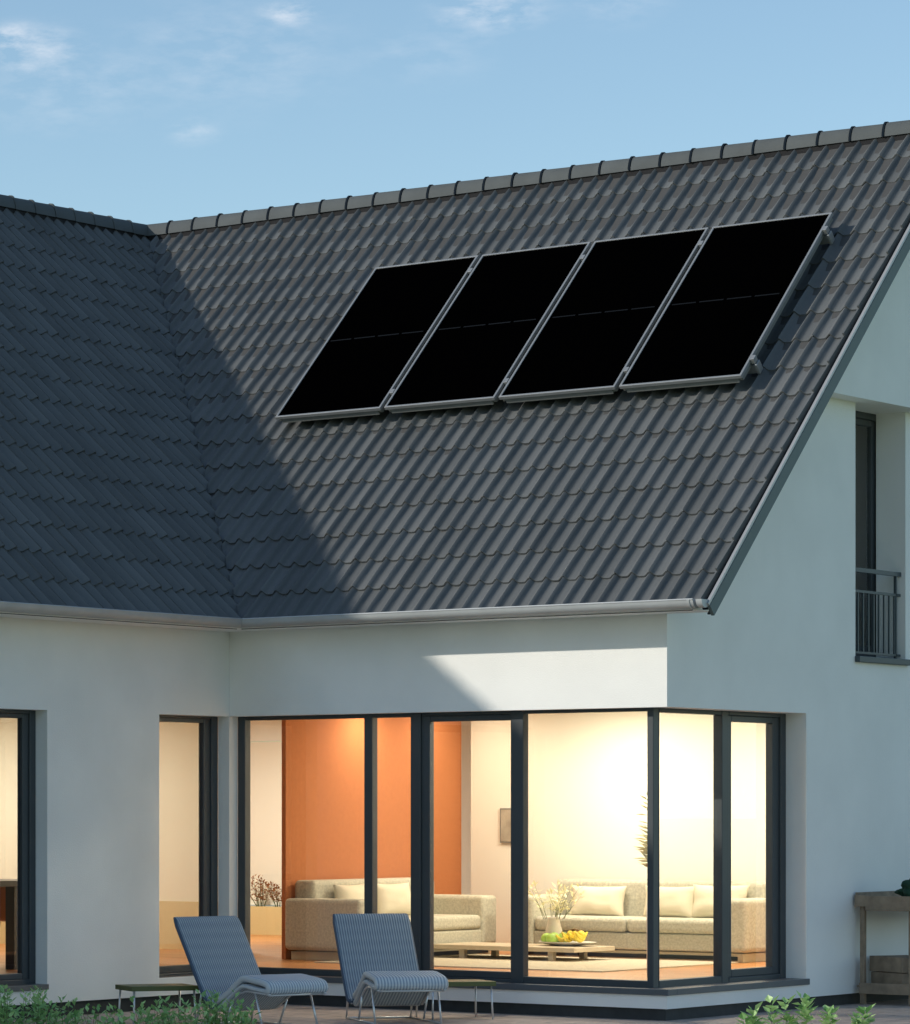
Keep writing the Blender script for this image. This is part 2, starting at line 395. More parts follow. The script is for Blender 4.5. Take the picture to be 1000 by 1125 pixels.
def bis(o, co_, no_):   # cut away what lies on the far side of a plane
    import bmesh
    bm = bmesh.new(); bm.from_mesh(o.data)
    bmesh.ops.bisect_plane(bm, geom=bm.verts[:]+bm.edges[:]+bm.faces[:], plane_co=co_, plane_no=no_, clear_outer=True)
    bm.normal_update(); bm.to_mesh(o.data); bm.free()
    for p in o.data.polygons: p.use_smooth = True
    o.data.set_sharp_from_angle(angle=rad(48))
tf = tiles('roof_tiles', Vector((0, -E, ZE)), Vector((1, 0, 0)), Vector((0, ct, st)), Vector((0, -st, ct)), -RY-.2, XR-.01, lambda P: (P.x+P.y)*.7, .0, 3)
bis(tf, (0, 0, 0), (-1, -1, 0)); bis(tf, (XR+.035, 0, 0), (1, 0, 0))
tl = tiles('roof_tiles', Vector((E, 0, ZE)), Vector((0, 1, 0)), Vector((-ct, 0, st)), Vector((st, 0, ct)), -9.5, RY+.2, lambda P: -(P.x+P.y)*.7, .05, 4)
bis(tl, (.018, 0, 0), (1, 1, 0))
# the far stretch of the wing beyond the tiles in view carries the same tiles, coarser
rt = MB(); rt.hexa([(E, YB, ZE-.06), (E, -9.5, ZE-.06), (-RY, -9.5, ZR-.06), (-RY, YB, ZR-.06)], [(E, YB, ZE), (E, -9.5, ZE), (-RY, -9.5, ZR), (-RY, YB, ZR)])
rt.build('roof_tiles', M['tile'], roofo)
rt = MB(); nb = Vector((0, st, ct))*.05
def back(poly, nrm_):
    rt.hexa([Vector(p) - nrm_*.04 for p in poly], [Vector(p) for p in poly])
back([(XR, RY, ZR), (XR, YO, ZE), (-YO, YO, ZE), (-RY, RY, ZR)], Vector((0, st, ct)))
back([(-RY, YB, ZR), (-RY, RY, ZR), (-YO, YO, ZE), (-YO, YB, ZE)], Vector((-st, 0, ct)))
rt.build('rear_roof_tiles', M['tile'], roofo)

# ridge caps --------------------------------------------------------
def ridge(axis, start, n, step, sign, zc, cm=1):
    m = MB(); K = 12
    for q in range(n):
        a0 = start + sign*q*step; jz = R.uniform(-.003, .003)
        for (u0, u1, r0, r1, mi, th_) in ((0, step*.96, .113, .105, 0, 0), (step*.925, step*.99, .125, .123, cm, 0)):
            m.cur = mi
            ring = []
            for (u, r) in ((u0, r0), (u1, r1)):
                pts = []
                for k in range(K+1):
                    an = PI*(k/K)*1.0
                    c_, s_ = math.cos(an)*r*.76, math.sin(an)*r*.95
                    pts.append((c_, s_+zc+jz-.038*abs(math.cos(an))**3))
                ring.append((a0 + sign*u, pts))
            i = len(m.v)
            inner = []
            for a, pts in ring:
                for c_, z_ in pts: m.v.append((a, RY+c_, z_) if axis == 'x' else (-RY+c_, a, z_))
            for k in range(K): m.f.append((i+k, i+k+1, i+K+2+k, i+K+1+k)); m.mi.append(mi)
            # end rims
            for e in (0, 1):
                a, pts = ring[e]; j = len(m.v)
                for c_, z_ in pts:
                    c2, z2 = c_*.86, zc+jz+(z_-zc-jz)*.86
                    m.v.append((a, RY+c2, z2) if axis == 'x' else (-RY+c2, a, z2))
                b = i + e*(K+1)
                for k in range(K): m.f.append((b+k, b+k+1, j+k+1, j+k)); m.mi.append(mi)
    o = m.build('ridge_caps', [M['cap'], M['collar']], roofo, auto=40)
    return o
ridge('x', -RY+.02, 28, .340, 1, ZR-.018)
ridge('y', RY-.02, 60, .335, -1, ZR-.018, 0)
v = MB(); v.box(-RY, XR, RY-.066, RY+.066, ZR-.12, ZR-.02); v.box(-RY-.066, -RY+.066, YB, RY, ZR-.12, ZR-.022); v.build('ridge_vent', M['vent_and_shade'], roofo)

# verge -------------------------------------------------------------
def verge(x0, x1, h0, h1, name, m_, s0=-.06, s1=None):
    U = Vector((0, ct, st)); N = Vector((0, -st, ct)); O = Vector((0, -E, ZE)); s1 = s1 or NC*CS
    b = MB(); P = lambda x, s, h: O + Vector((x, 0, 0)) + U*s + N*h
    b.hexa([P(x0, s0, h0), P(x1, s0, h0), P(x1, s1, h0), P(x0, s1, h0)], [P(x0, s0, h1), P(x1, s0, h1), P(x1, s1, h1), P(x0, s1, h1)])
    return b.build(name, m_, roofo)
verge(XR+.038, XR+.087, -.10, -.058, 'verge_tile_edge', M['collar'], -.03)
ve = MB(); O_ = Vector((0, -E, ZE)); U_ = Vector((0, ct, st)); N_ = Vector((0, -st, ct))
for c in range(NC):
    Pv = lambda x, s_, h: O_ + Vector((x, 0, 0)) + U_*s_ + N_*h
    a_, b_ = c*CS-.03, (c+1)*CS-.035
    ve.hexa([Pv(XR+.036, a_, -.057), Pv(XR+.052, a_, -.057), Pv(XR+.052, b_, -.057), Pv(XR+.036, b_, -.057)], [Pv(XR+.036, a_, .012), Pv(XR+.052, a_, .012), Pv(XR+.052, b_, -.012), Pv(XR+.036, b_, -.012)])
ve.build('verge_tiles', M['tile'], roofo)
verge(XR+.088, XR+.115, -.055, -.03, 'verge_flashing', M['flash'], -.03)
verge(XR+.09, XR+.12, -.165, -.057, 'bargeboard', M['board'], -.03)
verge(XR+.04, XR+.105, -.178, -.167, 'soffit_board', M['board2'], .0)

# gutters -----------------------------------------------------------
def gutter(axis, a0, a1, label=None):
    m = MB(); K = 10; r = .073; c0 = -.47; zc = 3.520
    P = lambda a, y, z: (a, y, z) if axis == 'x' else (-y, a, z)
    def sweep(a0, a1, r, r2, mi):
        m.cur = mi
        for rr, flip in ((r, 0), (r2, 1)):
            i = len(m.v)
            for a in (a0, a1):
                for k in range(K+1):
                    an = PI + PI*k/K; m.v.append(P(a, c0+rr*math.cos(an), zc+rr*math.sin(an)))
            for k in range(K): m.f.append((i+k, i+k+1, i+K+2+k, i+K+1+k)); m.mi.append(mi)
        for a in (a0, a1):
            i = len(m.v)
            for rr in (r, r2):
                for k in range(K+1):
                    an = PI + PI*k/K; m.v.append(P(a, c0+rr*math.cos(an), zc+rr*math.sin(an)))
            for k in range(K): m.f.append((i+k, i+k+1, i+K+2+k, i+K+1+k)); m.mi.append(mi)
        for sg in (-1, 1):
            m.quad(P(a0, c0+sg*r, zc), P(a1, c0+sg*r, zc), P(a1, c0+sg*r2, zc), P(a0, c0+sg*r2, zc))
    sweep(a0, a1, r, r-.006, 0)
    m.tube([P(a0, c0-r+.004, zc), P(a1, c0-r+.004, zc)], .009, 6)
    return m, P, c0, zc, r
def endcap(m, P, a, c0, zc, r):
    K = 10; pts = [P(a, c0+r*math.cos(PI+PI*k/K), zc+r*math.sin(PI+PI*k/K)) for k in range(K+1)]
    m.quad(*pts)
m, P, c0, zc, r = gutter('x', .468, XR+.02)
endcap(m, P, XR+.018, c0, zc, r)
gf = m.build('gutter', M['zinc'], house, auto=35)
m = MB(); 
K = 10
for a, b_, rr in ((XR-.035, XR-.01, r+.006), (XR+.045, XR+.10, r-.004)):
    i = len(m.v)
    for aa in (a, b_):
        for k in range(K+1):
            an = PI+PI*k/K; m.v.append((aa, c0+rr*math.cos(an), zc+rr*math.sin(an)))
    for k in range(K): m.f.append((i+k, i+k+1, i+K+2+k, i+K+1+k)); m.mi.append(0)
    for q in (0, 1): m.f.append(tuple(i+q*(K+1)+k for k in range(K+1))); m.mi.append(0)
m.build('gutter_clamp', M['zinc'], gf, auto=35)
m, P, c0, zc, r = gutter('y', YB, -.468)
m.build('gutter', M['zinc'], house, auto=35)
f = MB(); f.box(.45, XR-.05, -.44, -.002, ZE-.088, ZE-.06); f.box(.002, .44, YB, -.002, ZE-.0885, ZE-.06); f.build('eave_soffit', M['render'], house)

# windows -----------------------------------------------------------
def window(name, axis, plane, depth, opening, bars, panes, label=None, z=(.262, 2.657), sashes=(), mat_=None):
    """axis 'x': window lies in a Y=plane wall; 'y': in an X=plane wall, depth goes inwards"""
    m = MB()
    def bx(a0, a1, z0, z1, d0=0., d1=None):
        d1 = depth if d1 is None else d1
        if axis == 'x': m.box(a0, a1, plane+d0, plane+d1, z0, z1)
        else: m.box(plane-d1, plane-d0, a0, a1, z0, z1)
    a0, a1 = opening; z0, z1 = z
    for (b0, b1, d0) in bars: bx(b0, b1, z0, z1, d0)
    for (p0, p1, q0, q1, d0) in [(s[0], s[1], s[2], s[3], s[4] if len(s) > 4 else 0) for s in sashes]: bx(p0, p1, q0, q1, d0)
    fo = m.build(name, M['frame'], house, bevel=.006)
    if label: fo['label'] = label
    for (p0, p1, q0, q1, d) in panes:
        k = MB()
        if axis == 'x': k.box(p0, p1, plane+d, plane+d+.004, q0, q1)
        else: k.box(plane-d-.004, plane-d, p0, p1, q0, q1)
        k.build('pane', M['glass'], fo)
    return fo
TO = 2.657
# front run of the corner window, frame face at Y=.13
FX = .13
def fr_top(a0, a1, zt0): return (a0, a1, zt0, TO, .003)
fw = window('corner_window_frame', 'x', FX, .09, (0, 4.391),
    [(0.0, .085, 0), (1.421, 1.51, 0), (1.923, 2.03, 0), (2.03, 2.045, .02), (2.971, 3.10, 0), (4.33, 4.391, 0)],
    [(.085, 1.421, .325, 2.622, .045), (1.51, 1.923, .325, 2.622, .045), (2.117, 2.971-.0, .36, 2.575, .05), (3.10, 4.33, .325, 2.628, .045)],
    sashes=[(.085, 1.421, 2.620, TO, .004), (.085, 1.421, .262, .327, .004), (1.51, 1.923, 2.620, TO, .004), (1.51, 1.923, .262, .327, .004),
            (2.045, 2.971, 2.628, TO, .004), (2.045, 2.971, .262, .30, .004),
            (2.045, 2.117, .30, 2.628, .018), (2.117, 2.971, 2.575, 2.628, .018), (2.117, 2.971, .30, .362, .018),
            (3.10, 4.33, 2.628, TO, .004), (3.10, 4.33, .262, .327, .004)])
GX = W-.20
window('corner_window_frame', 'y', GX, .09, (.13, 2.5),
    [(.222, .235, .003), (1.32, 1.44, 0), (1.44, 1.455, .02), (2.40, 2.5, 0)],
    [(.235, 1.32, .325, 2.622, .045), (1.52, 2.28, .375, 2.565, .05)],
    sashes=[(.235, 1.32, 2.620, TO, .004), (.235, 1.32, .262, .327, .004), (1.455, 2.40, 2.62, TO, .004), (1.455, 2.40, .262, .31, .004),
            (1.455, 1.52, .31, 2.62, .018), (2.28, 2.40, .31, 2.62, .018), (1.52, 2.28, 2.565, 2.62, .018), (1.52, 2.28, .31, .377, .018)])
# door-height windows of the left wing, frame face at X=-.13
window('tall_window_frame', 'y', -.13, .08, (-1.065, 0),
    [(-1.065, -1.0, 0), (-.10, 0, 0)], [(-.93, -.20, .355, 2.595, .045)],
    sashes=[(-1.0, -.10, 2.635, TO, .004), (-1.0, -.10, .262, .29, .004), (-1.0, -.93, .29, 2.635, .018), (-.20, -.10, .29, 2.635, .018), (-.93, -.20, 2.595, 2.635, .018), (-.93, -.20, .29, .357, .018)])
window('tall_window_frame', 'y', -.13, .08, (-5.2, -2.66),
    [(-5.2, -5.1, 0), (-2.74, -2.66, 0), (-4.0, -3.9, 0)], [(-3.9, -2.82, .36, 2.585, .045), (-5.1, -4.0, .36, 2.6, .045)],
    sashes=[(-3.9, -2.74, 2.625, TO, .004), (-3.9, -2.74, .262, .31, .004), (-2.82, -2.74, .31, 2.625, .018), (-3.9, -2.82, 2.585, 2.625, .018), (-3.9, -2.82, .31, .362, .018),
            (-5.1, -4.0, 2.6, TO, .004), (-5.1, -4.0, .262, .36, .004)])
# upper window, dark
window('upper_window_frame', 'y', W-.3, .08, (3.461, 4.487+.19),
    [(3.461, 3.55, 0), (4.60, 4.70, 0)], [(3.62, 4.44, 3.34, 5.42, .045)], z=(3.19, 5.54),
    sashes=[(3.55, 4.60, 5.48, 5.54, .004), (3.55, 4.60, 3.19, 3.26, .004), (3.55, 3.62, 3.26, 5.48, .02), (4.44, 4.60, 3.26, 5.48, .02), (3.62, 4.44, 5.42, 5.48, .02), (3.62, 4.44, 3.26, 3.34, .02)])
# sills
s = MB()
s.hexa([(0, -.012, .226), (W+.02, -.012, .226), (GX+.02, .20, .226), (GX+.02, .22, .226), (0, .22, .226)][:1] + [(W+.022, -.022, .222), (W+.022, 2.53, .222), (GX+.01, 2.53, .222), (GX+.01, .13, .222), (0, .13, .222)],
       [(0, -.022, .262)][:1] + [(W+.022, -.022, .262), (W+.022, 2.53, .262), (GX+.01, 2.53, .276), (GX+.01, .13, .276), (0, .13, .276)]) if False else None
s = MB(); s.box(.001, W+.022, -.022, .133, .215, .268); s.box(GX-.003, W+.022, .133, 2.53, .215, .2685)
s.build('window_sill', M['sill'], house, bevel=.004)
s = MB(); s.box(-.133, .02, -2.659-2.5, -2.66+.0, .22, .267); s.build('window_sill', M['sill'], house, bevel=.004)
s = MB(); s.box(-.133, -.005, -1.064, -.001, .225, .267); s.build('window_sill', M['sill'], house, bevel=.004)
s = MB(); s.box(W-.3, W+.05, 3.45, 4.53, 3.15, 3.205); s.build('window_sill', M['rail'], house, bevel=.004)
# french balcony rail in front of the upper window
rl = MB()
xr = W-.06
rl.box(xr-.018, xr+.018, 3.462, 4.486, 3.99, 4.03); rl.box(xr-.012, xr+.012, 3.462, 4.486, 3.80, 3.825)
rl.box(xr-.012, xr+.012, 3.462, 4.486, 3.235, 3.255)
for k in range(9):
    y = 3.52 + k*.107; rl.box(xr-.007, xr+.007, y-.009, y+.009, 3.255, 3.80)
for y in (3.50, 4.40): rl.box(xr-.012, xr+.012, y-.012, y+.012, 3.21, 3.99)
rl.build('balcony_rail', M['rail'], house)

# interior shell ----------------------------------------------------
B(-8.6, W-.3, .225, 8.5, FL-.1, FL).build('floor', M['floor'], house)
B(-8.6, -T-.001, YB+.7, .225, FL-.1, FL-.0005).build('floor', M['floor'], house)
B(-8.6, W-.3, .3, 8.5, 2.95, 3.05).build('ceiling', M['ceil'], house)
B(-8.6, -T, YB+.7, .3, 2.95, 3.051).build('ceiling', M['ceil'], house)
iw = MB(); iw.box(-1.10, W-.3, 5.85, 6.0, FL, 2.95); iw.box(-8.6, -2.82, 4.0, 4.12, FL, 2.95); iw.box(-6.7, -6.6, YB+.7, 4.0, FL, 2.95)
iw.box(W-.31, W-.301, 2.5, 5.85, FL, 2.95); iw.build('interior_wall', M['cream'], house)
B(-1.27, -1.22, 2.6, 5.848, FL, 2.95).build('feature_wall', M['orange'], house)
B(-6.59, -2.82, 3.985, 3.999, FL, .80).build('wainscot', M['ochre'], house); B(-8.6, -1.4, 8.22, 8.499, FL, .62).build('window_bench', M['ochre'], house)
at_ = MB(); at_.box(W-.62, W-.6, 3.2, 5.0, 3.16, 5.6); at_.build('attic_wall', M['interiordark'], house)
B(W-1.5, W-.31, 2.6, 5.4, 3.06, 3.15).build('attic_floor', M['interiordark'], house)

# ------------------------------------------------------------------ solar collectors
PU = Vector((0, ct, st)); PN = Vector((0, -st, ct))
def panel(x0, label):
    s0, s1, wd, h = 2.805, 5.20, 1.224, .18
    root = thing('solar_panel', label, 'solar panel', Vector((x0, -E, ZE)) + PU*s0 + PN*0.0, 0, 'solar panels in a row on the sunlit roof')
    root.rotation_euler = (TH, 0, 0)         # local x across, y up the slope, z out of the roof
    Ln = s1-s0; th = .075; b = .022
    f = MB()
    for q in ((0, wd, 0, b), (0, wd, Ln-b, Ln), (0, b, b, Ln-b), (wd-b, wd, b, Ln-b)): f.box(q[0], q[1], q[2], q[3], h-th*.45, h)
    f.build('frame', M['alu'], root, bevel=.003)
    tr = MB(); tr.box(.05, wd-.05, .012, .03, h-th-.012, h-th*.45-.001); tr.box(.012, wd-.012, .031, Ln-.02, h-th, h-th*.45-.001); tr.build('tray', M['alu2'], root)
    B(b, wd-b, b, Ln-b, h-.03, h-.008).build('glass', M['glassdark'], root)
    bs = MB(); zz = h-.0075
    for k in range(4):
        a = b+.03+k*(wd-.1)/4; bs.box(a, a+(wd-.1)/4-.035, Ln*.5-.008, Ln*.5+.008, zz, zz+.0012)
    bs.build('busbar', M['bus'], root)
    for yy in (.25, Ln-.25):
        rlm = MB(); rlm.box(.0-.01, wd+.012, yy-.02, yy+.02, .02, h-th-.001); rlm.build('mounting_rail', M['alu'], root)
    for yy in (.25, Ln-.25):
        cm = MB(); cm.box(wd+.001, wd+.040, yy-.03, yy+.03, h-.05, h+.004); cm.build('clamp', M['alu'], root, bevel=.003)
    return root
lab = ['black solar panel at the left end of the row, beside the roof shadow', 'second black solar panel from the left, above the middle of the gutter',
       'third black solar panel from the left, with panels on both its sides', 'black solar panel at the right end of the row, nearest the gable edge']
p0 = panel(-.522, lab[0])
for k in (1, 2, 3):
    q = copy_tree(p0); q.location.x = -.522 + 1.2695*k; q['label'] = lab[k]
    last = q
for yy in (.25, 2.395-.25): MB().box(1.224+.02, 1.224+.052, yy-.04, yy+.04, .02, .125).build('end_bracket', M['alu'], last, bevel=.008)

# ------------------------------------------------------------------ loose things outdoors
def strip(m, path, hw, th, off=0., nseg=1, mi=(0, 1)):
    """a padded band: path = (s, z) points in the side view, width 2*hw, thickness th below the path"""
    n = len(path); nor = []
    for i in range(n):
        a = path[max(i-1, 0)]; b = path[min(i+1, n-1)]
        d = Vector((b[0]-a[0], b[1]-a[1])).normalized(); nor.append(Vector((-d.y, d.x)))
    up = [Vector(p)+nor[i]*off for i, p in enumerate(path)]
    lo = [Vector(p)+nor[i]*(off-th) for i, p in enumerate(path)]
    XS = [(-hw, .35), (-hw+.012, .85), (-hw+.035, 1), (hw-.035, 1), (hw-.012, .85), (hw, .35)]
    i0 = len(m.v); NW = len(XS)*2
    for i in range(n):
        e = 1.0
        if i == 0 or i == n-1: e = .35
        mid = (up[i]+lo[i])/2; hv = (up[i]-lo[i])/2
        w_ = .965 if i == 0 or i == n-1 else (.98 if i in (1, n-2) else 1)
        for x, k in XS: p = mid + hv*k*e; m.v.append((x*w_, p.x, p.y))
        for x, k in reversed(XS): p = mid - hv*k*e; m.v.append((x*w_, p.x, p.y))
    for i in range(n-1):
        for k in range(NW):
            a = i0+i*NW+k; b = i0+i*NW+(k+1) % NW
            side = k in (5, 11)
            m.f.append((a, b, b+NW, a+NW)); m.mi.append(mi[1] if side or k in (0, 4, 6, 10) else mi[0])
    for i in (0, n-1):
        r = [i0+i*NW+k for k in range(NW)]
        if i: r.reverse()
        m.f.append(tuple(r)); m.mi.append(mi[1])
def smoothpath(pts, k=6):
    P = [Vector(p) for p in pts]; out = []
    for i in range(len(P)-1):
        p0 = P[max(i-1, 0)]; p1 = P[i]; p2 = P[i+1]; p3 = P[min(i+2, len(P)-1)]
        for j in range(k):
            t = j/k; q = .5*((2*p1) + (p2-p0)*t + (2*p0-5*p1+4*p2-p3)*t*t + (3*p1-p0-3*p2+p3)*t**3); out.append((q.x, q.y))
    out.append(tuple(P[-1])); return out
def lounge(loc, rz, label):
    root = thing('lounge_chair', label, 'lounge chair', loc, rz, 'woven lounge chairs on the terrace')
    hw = .345
    m = MB(); bk = smoothpath([(-.52, .90), (-.34, .625), (-.17, .36), (-.06, .215), (.0, .185)])
    strip(m, bk, hw, .05)
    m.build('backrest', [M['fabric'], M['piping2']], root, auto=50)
    m = MB(); se = smoothpath([(-.03, .225), (.13, .30), (.30, .415), (.38, .438), (.52, .425), (.63, .41), (.69, .39), (.722, .345), (.705, .30), (.65, .285)], 6)
    strip(m, se, hw-.03, .058)
    m.build('seat', [M['fabric_skylit'], M['piping']], root, auto=50)
    m = MB(); se2 = smoothpath([(-.0, .155), (.13, .235), (.28, .335), (.37, .368), (.50, .352), (.62, .34), (.68, .335)], 6)
    strip(m, se2, hw-.03, .04)
    m.build('seat_underlayer', [M['fabric_skylit'], M['piping']], root, auto=50)
    fr = MB(); r = .009
    for sx in (-1, 1):
        x = sx*(hw-.06)
        fr.tube([(x, -.47, .79), (x*1.0, -.335, .54), (x, -.17, .27), (x, -.02, .135), (x, .06, .14), (x, .30, .285), (x, .40, .31), (x, .70, .29)], r, 8)
        fr.tube([(x, -.28, .010), (x, .60, .010)], r, 8)
    for y, z in ((.40, .305), (.68, .285), (-.02, .13)): fr.tube([(-hw+.06, y, z), (hw-.06, y, z)], r, 8)
    fr.tube([(-hw+.06, -.28, .010), (hw-.06, -.28, .010)], r, 8)
    fr.build('frame', M['chrome'], root, smooth=True)
    for sx in (-1, 1):
        x = sx*(hw-.06)
        for a, b in (((x, -.28, .01), (x, -.20, .33)), ((x, .10, .01), (x, .20, .215)), ((x, .60, .01), (x, .50, .30))):
            MB().tube([a, b], r, 8).build('leg', M['chrome'], root, smooth=True)
    return root
M['piping2'] = mat('navy cushion edge', (.07, .10, .15), .7)
def face(a):
    a = rad(a); f = -DV*math.cos(a) + RV*math.sin(a); return math.atan2(-f.x, f.y)
lounge((2.235, -2.80, 0), face(34), 'woven blue grey lounge chair on the left, turned towards the right of the photo')
lounge((2.745, -1.45, 0), face(10), 'woven blue grey lounge chair on the right, facing out from the sliding window')

def side_table(loc, rz, label):
    root = thing('side_table', label, 'side table', loc, rz, 'low olive side tables')
    MB().box(-.30, .30, -.20, .20, .285, .325).build('table_top', M['tabgreen'], root, bevel=.004)
    for sx in (-1, 1):
        for sy in (-1, 1):
            MB().tube([(sx*.265, sy*.17, .284), (sx*.275, sy*.185, 0)], .009, 8).build('leg', M['chrome'], root, smooth=True)
    return root
t1 = side_table((1.55, -3.10, 0), face(18), 'low olive side table left of both lounge chairs, by the wall')
t2 = copy_tree(t1); t2.location = (3.03, -.86, 0); t2.rotation_euler = (0, 0, face(15)); t2['label'] = 'low olive side table right of the right lounge chair, under the window'

# potting bench against the gable wall
bench = thing('potting_bench', 'weathered wooden potting bench with a lower shelf against the gable wall', 'bench', (4.63, 3.42, 0))
def bp(name, *q, bevel=.004):
    return MB().box(*q).build(name, M['oldwood'], bench, bevel=bevel)
for x in (.02, .50):
    for y in (.02, 1.45): bp('leg', x, x+.045, y, y+.045, 0, .93)
bp('bench_top', -.01, .58, -.01, 1.52, .93, .955)
bp('top_rail', -.01, .10, -.03, -.011, .90, 1.005); bp('apron', .10, .62, -.035, -.012, .865, 1.0)
bp('apron', .561, .58, .0, 1.5, .80, .929); bp('back_rail', -.015, .008, 0, 1.5, .956, 1.03)
bp('shelf', .0, .56, .0, 1.5, .16, .18); bp('shelf_rail', .03, .60, -.02, -.001, .10, .20)
bx_ = thing('wooden_crate', 'wooden crate turned at an angle on the lower shelf of the bench', 'crate', (4.95, 3.74, .18), rad(-28))
MB().box(-.24, .24, -.20, .20, 0, .115).build('crate_box', M['oldwood'], bx_, bevel=.005)
MB().box(-.25, .25, -.21, .21, .12, .26).build('crate_lid', M['oldwood'], bx_, bevel=.005)
# dark green bundle
import bmesh
def blob(name, m_, parent, c, rad_, seed, squash=(1, 1, 1), amp=.25, sub=3, k=3.):
    bm = bmesh.new(); bmesh.ops.create_icosphere(bm, subdivisions=sub, radius=1)
    for v_ in bm.verts:
        n_ = noise.noise(v_.co*k*.5+Vector((seed, 0, 0)))
        p = v_.co*(1+amp*n_)
        v_.co = Vector((p.x*rad_*squash[0]+c[0], p.y*rad_*squash[1]+c[1], p.z*rad_*squash[2]+c[2]))
    me = bpy.data.meshes.new(name); bm.to_mesh(me); bm.free(); me.materials.append(m_)
    for p in me.polygons: p.use_smooth = True
    o = bpy.data.objects.new(name, me); C.objects.link(o); o.parent = parent; return o
gb = thing('garden_bag', 'dark green crumpled canvas bag on top of the bench', 'bag', (5.10, 3.66, .956))
blob('bag_body', M['greencloth'], gb, (0, 0, .095), .15, 3, (1.25, 1, .66), .5, 4, 4)
MB().tube([(-.07, 0, .17), (-.04, 0, .215), (.03, 0, .22), (.06, 0, .17)], .012, 8).build('handle', M['greencloth'], gb, smooth=True)

# ------------------------------------------------------------------ furniture indoors
def pillow(parent, name, c, w, h, d, rx=0, rz=0, m_=None, s=0):
    bm = bmesh.new(); bmesh.ops.create_cube(bm, size=2); bmesh.ops.subdivide_edges(bm, edges=bm.edges[:], cuts=9, use_grid_fill=True)
    rot = Matrix.Rotation(rz, 4, 'Z') @ Matrix.Rotation(rx, 4, 'X')
    for v_ in bm.verts:
        x, y, z = v_.co
        ex = (1-abs(x)**3.0)*(1-abs(z)**3.0)
        pin = 1 - .10*(1-x*x)*abs(z) - .0
        p = Vector((x*w/2*(1-.08*(1-z*z)), y*d/2*(.12+.88*ex**.5) if ex > 0 else y*d/2*.12, z*h/2*(1-.08*(1-x*x))))
        p += Vector((0, noise.noise(Vector((x*2+s, z*2, s)))*.02, 0))
        v_.co = rot @ p + Vector(c)
    me = bpy.data.meshes.new(name); bm.to_mesh(me); bm.free(); me.materials.append(m_ or M['cush'])
    for p in me.polygons: p.use_smooth = True
    o = bpy.data.objects.new(name, me); C.objects.link(o); o.parent = parent; return o
def sofa(label, loc, rz, L_, pillows, dep=.92, bh=.79, ah=.63):
    # local: faces -y, back at y = 0..., front at -dep; width along x
    root = thing('sofa', label, 'sofa', loc, rz, 'woven sofas in the living room')
    ar = .28; S = M['sofa']
    MB().box(.06, L_-.06, -dep+.05, -.05, 0, .09).build('plinth_base', M['base'], root, bevel=.005)
    MB().box(.12, L_-.12, -dep+.04, -dep+.049, .02, .06).build('painted_shade_strip', M['vent_and_shade'], root)  # solid black strip painting the shade under the sofa front
    MB().box(0.02, L_-.02, -dep+.03, -.02, .10, .27).build('body', S, root, bevel=.02)
    for x in (0, L_-ar): MB().box(x, x+ar, -dep, -.0, .105, ah).build('arm', S, root, bevel=.045, seg=4)
    MB().box(ar-.12, L_-ar+.12, -.26, -.002, .20, bh).build('backrest', S, root, bevel=.05, seg=4)
    n = 2; wd = (L_-2*ar)/n
    for k in range(n):
        MB().box(ar+k*wd+.004, ar+(k+1)*wd-.004, -dep+.01, -.22, .275, .42).build('seat_cushion', S, root, bevel=.045, seg=4)
    for k, (x, w_, h_, t_, z_) in enumerate(pillows):
        pillow(root, 'back_cushion', (x, -.36, .40+h_/2), w_, h_, .2, rad(-12), rad(t_), s=k*3.1)
    return root
sofa('long grey woven sofa facing the windows, against the cream rear wall', (.04, 5.72, FL), 0, 2.72, [(.72, .62, .33, 4, 0), (1.56, .62, .34, -3, 0), (2.12, .62, .36, 2, 0)])
# second sofa: its back towards the orange wall, facing right
sofa('grey woven sofa against the orange wall, facing the coffee table', (-1.19, 2.52, FL), rad(90), 2.55, [(.72, .66, .36, 4, 0), (1.42, .62, .36, -5, 0)], ah=.62, bh=.80)

ct_ = thing('coffee_table', 'low pale oak coffee table with four block legs on the rug', 'coffee table', (.62, 4.13, FL))
MB().box(-.86, .83, -.39, .39, .102, .147).build('table_top', M['tabletop'], ct_, bevel=.004)
for sx in (-1, 1):
    for sy in (-1, 1): MB().box(sx*.52-.03, sx*.52+.03, sy*.30-.03, sy*.30+.03, .012, .101).build('leg', M['tabletop'], ct_)
tag(MB().box(-.55, 2.7, 2.15, 4.75, FL+.001, FL+.012).build('rug', M['rug']), 'beige rug under the coffee table between the two sofas', 'rug')

fb = thing('fruit_dish', 'oval white dish of green and yellow fruit on the coffee table', 'dish', (1.08, 4.22, FL+.148))
MB().lathe([(.12, 0), (.15, .006), (.30, .035), (.315, .042), (.30, .041), (.14, .014), (.02, .012)], 32, sy=.7).build('dish', M['dish'], fb, smooth=True)
def fruit(name, m_, c, r_, sq=(1, 1, 1)):
    return blob(name, m_, fb, c, r_, c[0]*9, sq, .08, 3)
for c in ((-.15, .0, .075), (-.10, .09, .075), (-.20, -.06, .07), (-.12, -.09, .07)): fruit('apple', M['lime'], c, .062, (1, 1, .92))
for k in range(6):
    a = -.06 + k*.047; pts = []
    for j in range(7):
        t = j/6-.5; pts.append((a + .02*math.sin(k*2.), t*.22, .055 + .09*(t*2)**2*.6 + .03*(k % 2)))
    MB().tube(pts, .02, 8, rs=[.008, .018, .022, .023, .022, .018, .007]).build('banana', M['yellow'], fb, smooth=True)
for k in range(3): fruit('pear', M['yellow'], (.03+k*.06, .02, .10), .045, (1, 1, 1.25))
MB().tube([(.02, .02, .15), (.07, .02, .165), (.12, .01, .155)], .012, 8).build('stalk', M['brown'], fb, smooth=True)

